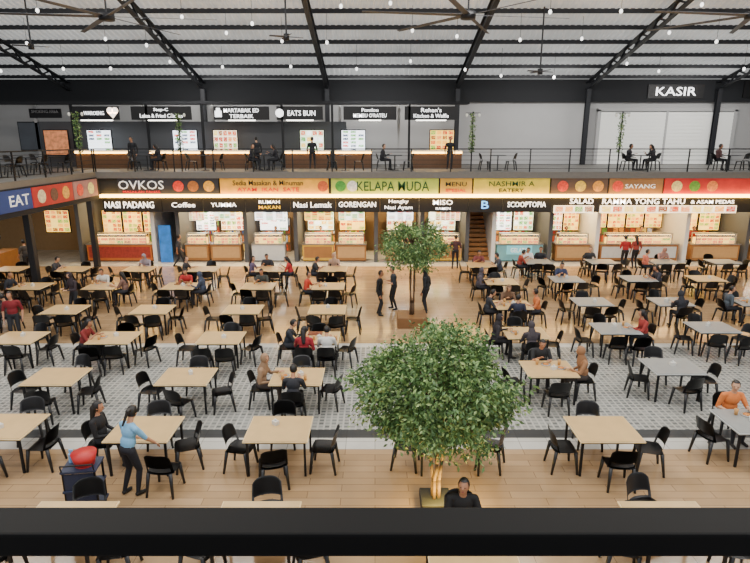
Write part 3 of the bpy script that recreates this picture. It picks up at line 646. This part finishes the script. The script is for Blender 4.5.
for a,b2 in((185,200),(210,232),(252,282),(303,330),(338,364),(388,414),(437,462)):
    x0=(a-375)/k;x1=(b2-375)/k
    sign('lightbox_sign',(x0+x1)/2,27.63,2.44,x1-x0,.42,menus[(2,0,3,1)[a%4]],[],'small lit menu panel hanging under the stall sign',d=.08)
# ---------------------------------------------------------------- ground stalls
kc=19.6
wx=lambda px:(px-375)/kc
CF={'orange':orange,'wood':woodfront,'white':mat('counter_white',(205,206,204),.45),'teal':mat('counter_teal',(120,180,190),.45),'yellow':mat('counter_yellow',(214,170,60),.5),'blue':mat('counter_blue',(40,80,150),.5),'green':mat('counter_green',(70,130,70),.5)}
def stall(px0,px1,col,nboards,mi,case=True,zb=(1.35,2.35),yel=0,fr_m=None):
    x0,x1=wx(px0),wx(px1); w=x1-x0; c=(x0+x1)/2
    parts=[('body',B(-w/2,w/2,0,.6,.06,.88).mesh('body',CF[col])),('worktop',B(-w/2-.03,w/2+.03,-.04,.65,.88,.93).mesh('worktop',steelm)),('plinth',B(-w/2+.03,w/2-.03,.04,.58,0,.06).mesh('plinth',vdark)),('front_panel',B(-w/2+.08,w/2-.08,-.012,.0,.2,.78).mesh('front_panel',fr_m or (woodfront if col!='wood' else mat('tan_panel',(190,150,100),.5))))]
    thing('stall_counter',(c,28.3,0),0,'%s food stall counter with steel worktop'%col,'counter',parts)
    if case:
        cw=w*.84
        fr=MB()
        for sx in(-1,1):
            for yy in(.08,.5): fr.box(sx*cw/2-.015,sx*cw/2+.015,yy-.015,yy+.015,0,.5)
        fr.box(-cw/2-.02,cw/2+.02,.06,.52,.48,.52)
        thing('display_case',(c,28.3,.93),0,'glass food display case glowing warm yellow','display case',[('frame',fr.mesh('frame',steelm)),('glass',B(-cw/2,cw/2,.07,.075,.0,.48).mesh('glass',glass)),('food_trays',B(-cw/2+.03,cw/2-.03,.15,.45,.0,.28).mesh('food',food_mat)),('lamp_strip',B(-cw/2+.03,cw/2-.03,.2,.24,.44,.48).mesh('lamp_strip',led))])
    bw=w/nboards
    for i in range(nboards):
        bx=x0+bw*(i+.5)
        sign('menu_board',bx,30.2,(zb[0]+zb[1])/2,bw*.88,zb[1]-zb[0],menus[1 if yel else (mi+i)%4],[],'backlit menu board with food pictures',d=.06,frame=black_metal)
    obj('storage_shelf',B(-w/2+.1,w/2-.1,0,.45,0,1.9).mesh('shelf',shelf_mat),(c,30.95,0),0,'shelf unit packed with kitchen goods','shelf')
    lamp('AREA',(c,28.9,3.3),180,w*.8,(1,.72,.36),sy=.5,name='stall_light')
def divider(px,wd=.2,m=None,y0=28.2,y1=31.5):
    x=wx(px); obj('stall_partition',B(-wd/2,wd/2,0,y1-y0,0,3.38).mesh('part',m or dark_wall),(x,y0,0),0,'partition pillar between food stalls','partition',group='stall partitions')
redc=mat('red_floral_panel',(150,50,40),.5,noise=.6,scale=8)
stall(85,150,'orange',3,1,zb=(1.25,2.4),yel=1,fr_m=redc); stall(184,207,'wood',1,2); stall(210,240,'wood',1,0); stall(251,284,'white',1,2,fr_m=CF['white']); stall(302,333,'yellow',1,3); stall(336,366,'wood',1,1)
stall(386,416,'wood',1,0); stall(430,462,'yellow',1,3); stall(498,544,'teal',2,2,fr_m=CF['teal']); stall(557,592,'wood',2,0); stall(602,680,'wood',4,1,zb=(1.5,2.4),yel=1,fr_m=CF['white']); stall(694,742,'wood',2,3,yel=1); stall(753,800,'wood',2,1)
for px in(80,154,179,246,296,376,422,467,493.5,550,597,686,747.5): divider(px,.2,white if px in(154,493.5,686,597) else None)
sign('poster',wx(166),28.1,.96,.6,1.9,mat('poster_blue',(40,110,190),.5,emit=.4,noise=.6,scale=3),[],'tall blue poster stand beside the walkway',cat='poster')
sign('poster',wx(520),28.2,.62,1.3,.45,mat('poster_cyan',(120,200,215),.5,emit=.4),[('GELATO',0,0,.9,.25,txt_soft)],'light blue panel on ice cream counter',cat='poster')
# under the side mezzanine
for y in(21.5,24.0,26.4):
    sign('menu_board',-18.6,y,2.0,1.3,1.1,menus[int(y)%4],[],'backlit menu board on the side stall wall',rz=R(60),d=.06,frame=black_metal)
sign('menu_board',-16.3,28.6,2.05,1.2,1.1,menus[1],[],'backlit menu board with food pictures',d=.06,frame=black_metal)
obj('stall_counter',MB().box(0,.7,0,7,0,.95).mesh('c',woodfront),(-18.2,20,0),0,'long wooden counter under the side mezzanine','counter')
lamp('AREA',(-17,24,4.1),200,5,(1,.88,.7),sy=2,name='side_stall_light')
for y in (22.0,27.0):
    obj('steel_column',B(-.12,.12,-.12,.12,0,4.3).mesh('column',dark_steel),(-13.7,y,0),0,'black square column carrying the side mezzanine','column')
# stairs
st=MB(); n=12
for i in range(n): st.box(0,1.15,i*.22,i*.22+.26,i*.21+.0,i*.21+.17)
e=thing('staircase',(wx(470),28.6,0),0,'brown wooden staircase rising behind the stalls','stairs',[('treads',st.mesh('treads',woodfront))])
for sx in(0,1.15):
    sg=MB(); beam(sg,(sx,0,.1),(sx,n*.22,n*.21+.1),.06,.25); obj('stringer',sg.mesh('stringer',vdark),parent=e)
hr=MB(); hr.cyl((0,0,0),(0,0,1.1),.02).cyl((0,0,1.1),(0,n*.22,n*.21+.9),.02); obj('handrail',hr.mesh('handrail',black_metal),parent=e)
# ---------------------------------------------------------------- upper stalls
ku=18.4; YU=31.6
ux=lambda px:(px-375)/ku
struct('wall_upper_partition',B(-19,ux(345),32.9,33.05,ZM,7.1).mesh('wp',dark_wall))
struct('trim_6',B(-25,ux(470),32.0,32.9,8.0,8.15).mesh('canopy',vdark))
ups=[(97,40,[('WAROENG',-.1,0,1.1,.2)]),(162,52,[('Step-C',0,.16,1.2,.2),('Laksa & Fried Chicken',0,-.14,2.3,.2)]),(242,48,[('MARTABAK ED',0,.14,1.9,.2),('TERBAIK',0,-.16,1.3,.2)]),(300,40,[('EATS BUN',.1,0,1.5,.28)]),(370,46,[('Pondou',0,.16,.9,.18),('MEMBU O\'RATEU',0,-.12,1.8,.2)]),(431,46,[('Rehan\'s',0,.16,1.1,.22),('Kitchen & Waffle',0,-.14,1.9,.2)])]
for px,w,tx in ups:
    sign('sign_board',ux(px),YU,7.5,w/ku*1.15,.7,sign_black,[(*t,txt_white) for t in tx],'black upper stall sign with white lit lettering')
hm=MB().cyl((-.13,0,.08),(-.13,.03,.08),.17,n=18).cyl((.13,0,.08),(.13,.03,.08),.17,n=18); o=len(hm.v); hm.v+=[(-.28,0,.0),(.28,0,.0),(0,0,-.32),(-.28,.03,.0),(.28,.03,.0),(0,.03,-.32)]; hm.f+=[(o,o+2,o+1),(o+3,o+4,o+5),(o,o+3,o+5,o+2),(o+1,o+2,o+5,o+4)]
obj('heart_logo',hm.mesh('heart',mat('lit_cream',(255,235,215),.5,emit=3,noise=0)),(ux(114),YU-.03,7.55),0,'lit heart shaped logo on the stall sign','logo')
obj('round_logo',MB().cyl((0,0,0),(0,.03,0),.22,n=22).mesh('round',txt_white),(ux(280),YU-.03,7.5),0,'lit round logo on the stall sign','logo')
obj('house_logo',MB().box(-.18,.18,0,.03,-.2,.12).box(-.1,.1,0,.03,.12,.26).mesh('house',txt_white),(ux(219),YU-.03,7.5),0,'lit square logo on the stall sign','logo')
for i,px in enumerate((51,95,182,223,311,353,443)):
    sign('menu_board',ux(px),YU+.3,5.95,1.28,1.3,menus[(0,2,2,0,3,2,1)[i]] if px!=51 else mat('dim_menu',(190,120,80),.5,emit=.7,noise=.8,scale=5),[],'bright backlit menu board at the upper stall',d=.06,frame=black_metal)
for i,(a,b2) in enumerate(((75,128),(150,200),(205,250),(285,330),(335,372),(412,462))):
    x0,x1=ux(a),ux(b2); w=x1-x0
    thing('stall_counter',((x0+x1)/2,YU-.35,ZM),0,'wooden upper stall counter with warm light','counter',[('body',B(-w/2,w/2,0,.6,0,.9).mesh('b',mat('dark_brown_wood',(96,66,40),.5,noise=.2))),('worktop',B(-w/2-.03,w/2+.03,-.04,.64,.9,.95).mesh('w',CF['white'])),('lamp_strip',B(-w/2,w/2,-.07,-.045,.78,.88).mesh('l',led))])
    obj('stall_post',B(-.06,.06,0,.1,0,3.4).mesh('p',black_metal),(x0-.15,YU,ZM),0,'black post framing an upper stall','post',group='upper stall posts')
    px,w2,_=ups[i]
    sign('linear_lamp',ux(px),YU+.01,7.125,w*.6,.05,ledw,[],'white linear lamp above the stall counter',cat='lamp',d=.06)
for px in(20,130,205,275,338,400): 
    obj('steel_column',B(-.08,.08,0,.16,0,3.6).mesh('p',gray_wall),(ux(px),33.1,ZM),0,'grey column on upper level','column',group='grey upper columns')
for px in (12,40,66):
    sign('window_frame',ux(px),33.1,6.3,1.2,1.5,mat('mesh_window',(84,90,98),.4,noise=.3,scale=2),[],'dark framed window panel on upper wall',cat='window',frame=black_metal)
sh=MB()
for i in range(30): sh.box(-4.1,4.1,(i%2)*.02,.08,i*.105,i*.105+.105)
thing('roller_shutter',(18.0,35.95,ZM),0,'white closed roller shutter in back wall','shutter',[('slats',sh.mesh('slats',mat('shutter_white_glow',(225,225,220),.55,noise=.03,emit=.3))),('frame',MB().box(-4.3,-4.1,-.05,.2,0,3.3).box(4.1,4.3,-.05,.2,0,3.3).box(-4.3,4.3,-.05,.2,3.2,3.4).box(-.06,.06,-.04,.05,0,3.2).mesh('frame',gray_wall))])  # slats glow faintly to lift the shutter's brightness; no lamp there
sign('sign_board',18.3,35.82,8.95,3.4,.8,sign_black,[('KASIR',0,0,2.5,.5,txt_white)],'black sign with white lettering above the shutter')
sign('sign_board',ux(32),33,7.55,1.8,.5,sign_black,[('SMOKING AREA',0,.1,1.5,.16,mat('dim_letter',(150,150,150),.5))],'dim sign above the corner stall')
sign('sign_board',23.6,35.82,9.1,2.4,1.0,sign_black,[('AMPM',0,.15,1.6,.4,txt_soft)],'dark sign with white lettering')
obj('steel_column',B(-.3,.3,-.1,.1,0,5.6).mesh('p',vdark),(22.9,33.5,ZM),0,'thick black column on the upper level','column')
# green wrapped posts
for px in(65,180,472,620):
    x=(px-375)/20.8; rg=np.random.default_rng(px); V=[];F=[]
    for i in range(420):
        z=.9+1.8*rg.random(); a=rg.random()*6.28; r=.05+.09*rg.random(); p=np.array([r*math.cos(a),r*math.sin(a),z]); d=rg.normal(size=3); d/=np.linalg.norm(d); s=np.cross(d,rg.normal(size=3)); s/=np.linalg.norm(s); kk=len(V); V+=[tuple(p),tuple(p+d*.05+s*.025),tuple(p+d*.1),tuple(p+d*.05-s*.025)]; F.append((kk,kk+1,kk+2,kk+3))
    me=bpy.data.meshes.new('vine'); me.from_pydata(V,[],F); me.materials.append(leafm)
    y=27.75 if px!=65 else 26.8
    if px==65: x=-13.75
    e=thing('lamp_post',(x,y,ZM),0,'black lamp post wrapped in green vine on mezzanine edge','lamp post',[('post',MB().cyl((0,0,0),(0,0,2.8),.035,.03).mesh('post',black_metal)),('vine',me),('arm',MB().box(-.35,.35,-.015,.015,2.72,2.75).mesh('arm',black_metal))],'vine wrapped lamp posts')
    for sx in(-.3,.3): o=obj('lantern',MB().ell((0,0,2.64),(.06,.06,.09),nu=10,nv=6).mesh('lantern',mat('lantern',(200,200,190),.4,emit=.4),True),parent=e); o.location.x=sx
# mezzanine furniture
def hi_table(x,y):
    obj('cafe_table',MB().box(-.35,.35,-.35,.35,.72,.75).cyl((0,0,.02),(0,0,.72),.03).cyl((0,0,0),(0,0,.02),.22,n=16).mesh('cafe',dark_steel),(x,y,ZM),0,'dark pedestal cafe table on upper level','table',group='upper cafe tables')
um=[(13.4,'R'),(13.4,'L'),(17.9,'L'),(-5.6,'L'),(-5.6,'R'),(-11.5,'R'),(1.0,'L')]
for x in(-11.5,-8.6,-5.6,-1.5,1.0,6.2,13.4,17.9,20.0): 
    hi_table(x,28.9)
    for sx,a,s in((-.66,-90,'L'),(.66,90,'R')):
        chair(x+sx,28.9,R(a),ZM,label='black plastic chair at an upper level cafe table')
        if (x,s) in um: person(x+sx,28.9,R(a),'sit_chat' if s=='L' else 'sit_eat','short' if s=='L' else 'long',(34,34,42) if x<14 else (90,60,60),DK,1,'person in dark clothes seated at an upper level cafe table',z=ZM)
for y in(21.5,23.3,25.1,27.0):
    hi_table(-15.3,y)
    for sx,a in((-.62,-90),(.62,90)): chair(-15.3+sx,y,R(a),ZM,label='black plastic chair at an upper level cafe table')
# ---------------------------------------------------------------- ceiling fans / pendants
def fan(x,y,z,r,nb,a0,label,bm,drop,w=.17):
    e=thing('ceiling_fan',(x,y,z),a0,label,'ceiling fan',[('motor',MB().cyl((0,0,-.12),(0,0,.12),.05*r+.08,n=16).mesh('motor',dark_steel,True)),('downrod',MB().cyl((0,0,.1),(0,0,drop),.035).mesh('rod',dark_steel))])
    bl=MB(); bl.v=[(.1,-w*.5,-.015),(r,-w*.35,-.01),(r,w*.35,.02),(.1,w*.5,.025),(.1,-w*.5,.0),(r,-w*.35,.005),(r,w*.35,.035),(.1,w*.5,.04)]; bl.f=[(0,3,2,1),(4,5,6,7),(0,1,5,4),(1,2,6,5),(2,3,7,6),(3,0,4,7)]
    bmsh=bl.mesh('blade',bm)
    for i in range(nb):
        o=obj('blade',bmsh,parent=e); o.rotation_euler=(0,0,2*math.pi*i/nb)
fanm=mat('fan_blade_gray',(70,72,78),.5)
for x,y,z in((3.4,22.2,10.5),(-9.8,22.2,10.45),(13.8,22.2,10.5)):
    fan(x,y,z,3.9,6,.15,'huge dark industrial ceiling fan with long blades',fanm,zr(y)-z,.22)
for x,y,z in((-3.6,24.5,10.15),(-14.6,25.5,9.95),(7.5,27.0,9.1)):
    fan(x,y,z,.7,4,.4,'small dark ceiling fan',fanm,zr(y)-z,.12)
bulb=MB().ell((0,0,0),(.07,.07,.09),nu=10,nv=8).mesh('bulb',mat('bulb_white',(250,250,245),.4,emit=3,noise=0),True)
rg=random.Random(11)
for i in range(42):
    x=-19+ (i%14)*2.9+rg.uniform(-.7,.7); y=(24.6,27.5,31.0)[i//14]; y+=rg.uniform(-.8,.8); dr=rg.uniform(.9,1.4); z=zr(y)-dr
    e=thing('pendant_lamp',(x,y,z),0,'small white bulb pendant hanging from the roof','lamp',[('bulb',bulb),('cord',MB().cyl((0,0,.06),(0,0,dr),.008,n=5).mesh('cord',black_metal))],'pendant bulbs')
flush_text()
# ---------------------------------------------------------------- lighting
W=bpy.data.worlds.new('w'); S.world=W; W.use_nodes=True; bg=W.node_tree.nodes['Background']; bg.inputs[0].default_value=(.93,.95,1,1); bg.inputs[1].default_value=1.1
WC=(1,.95,.87)
for x in(-12,-4,4,12):
    for y in(5,12.5): lamp('AREA',(x,y,12.0),410,4.5,WC,sy=3.0,name='added_hall_fill')  # added area lights above the view, since the roof blocks top light
for x in(-14,-5,5,14): lamp('AREA',(x,20.5,12.6),520,4,WC,sy=1.5,name='added_hall_fill')  # more added fill further back, also out of view
for x in(-10,0,10,19): lamp('AREA',(x,31.6,9.6),260,4,(1,.97,.93),(R(25),0,0),sy=1,name='added_upper_fill')  # added lights that brighten the upper level and its back wall
# ---------------------------------------------------------------- camera
cam=bpy.data.cameras.new('camera'); co=bpy.data.objects.new('camera',cam); C.objects.link(co); co.location=(0,0,6.1); co.rotation_euler=(R(90-14.2),0,0)
cam.sensor_width=36; cam.lens=36*560/750; cam.clip_start=.05; cam.clip_end=200
S.camera=co
print('chairs',nch,'people',pc)
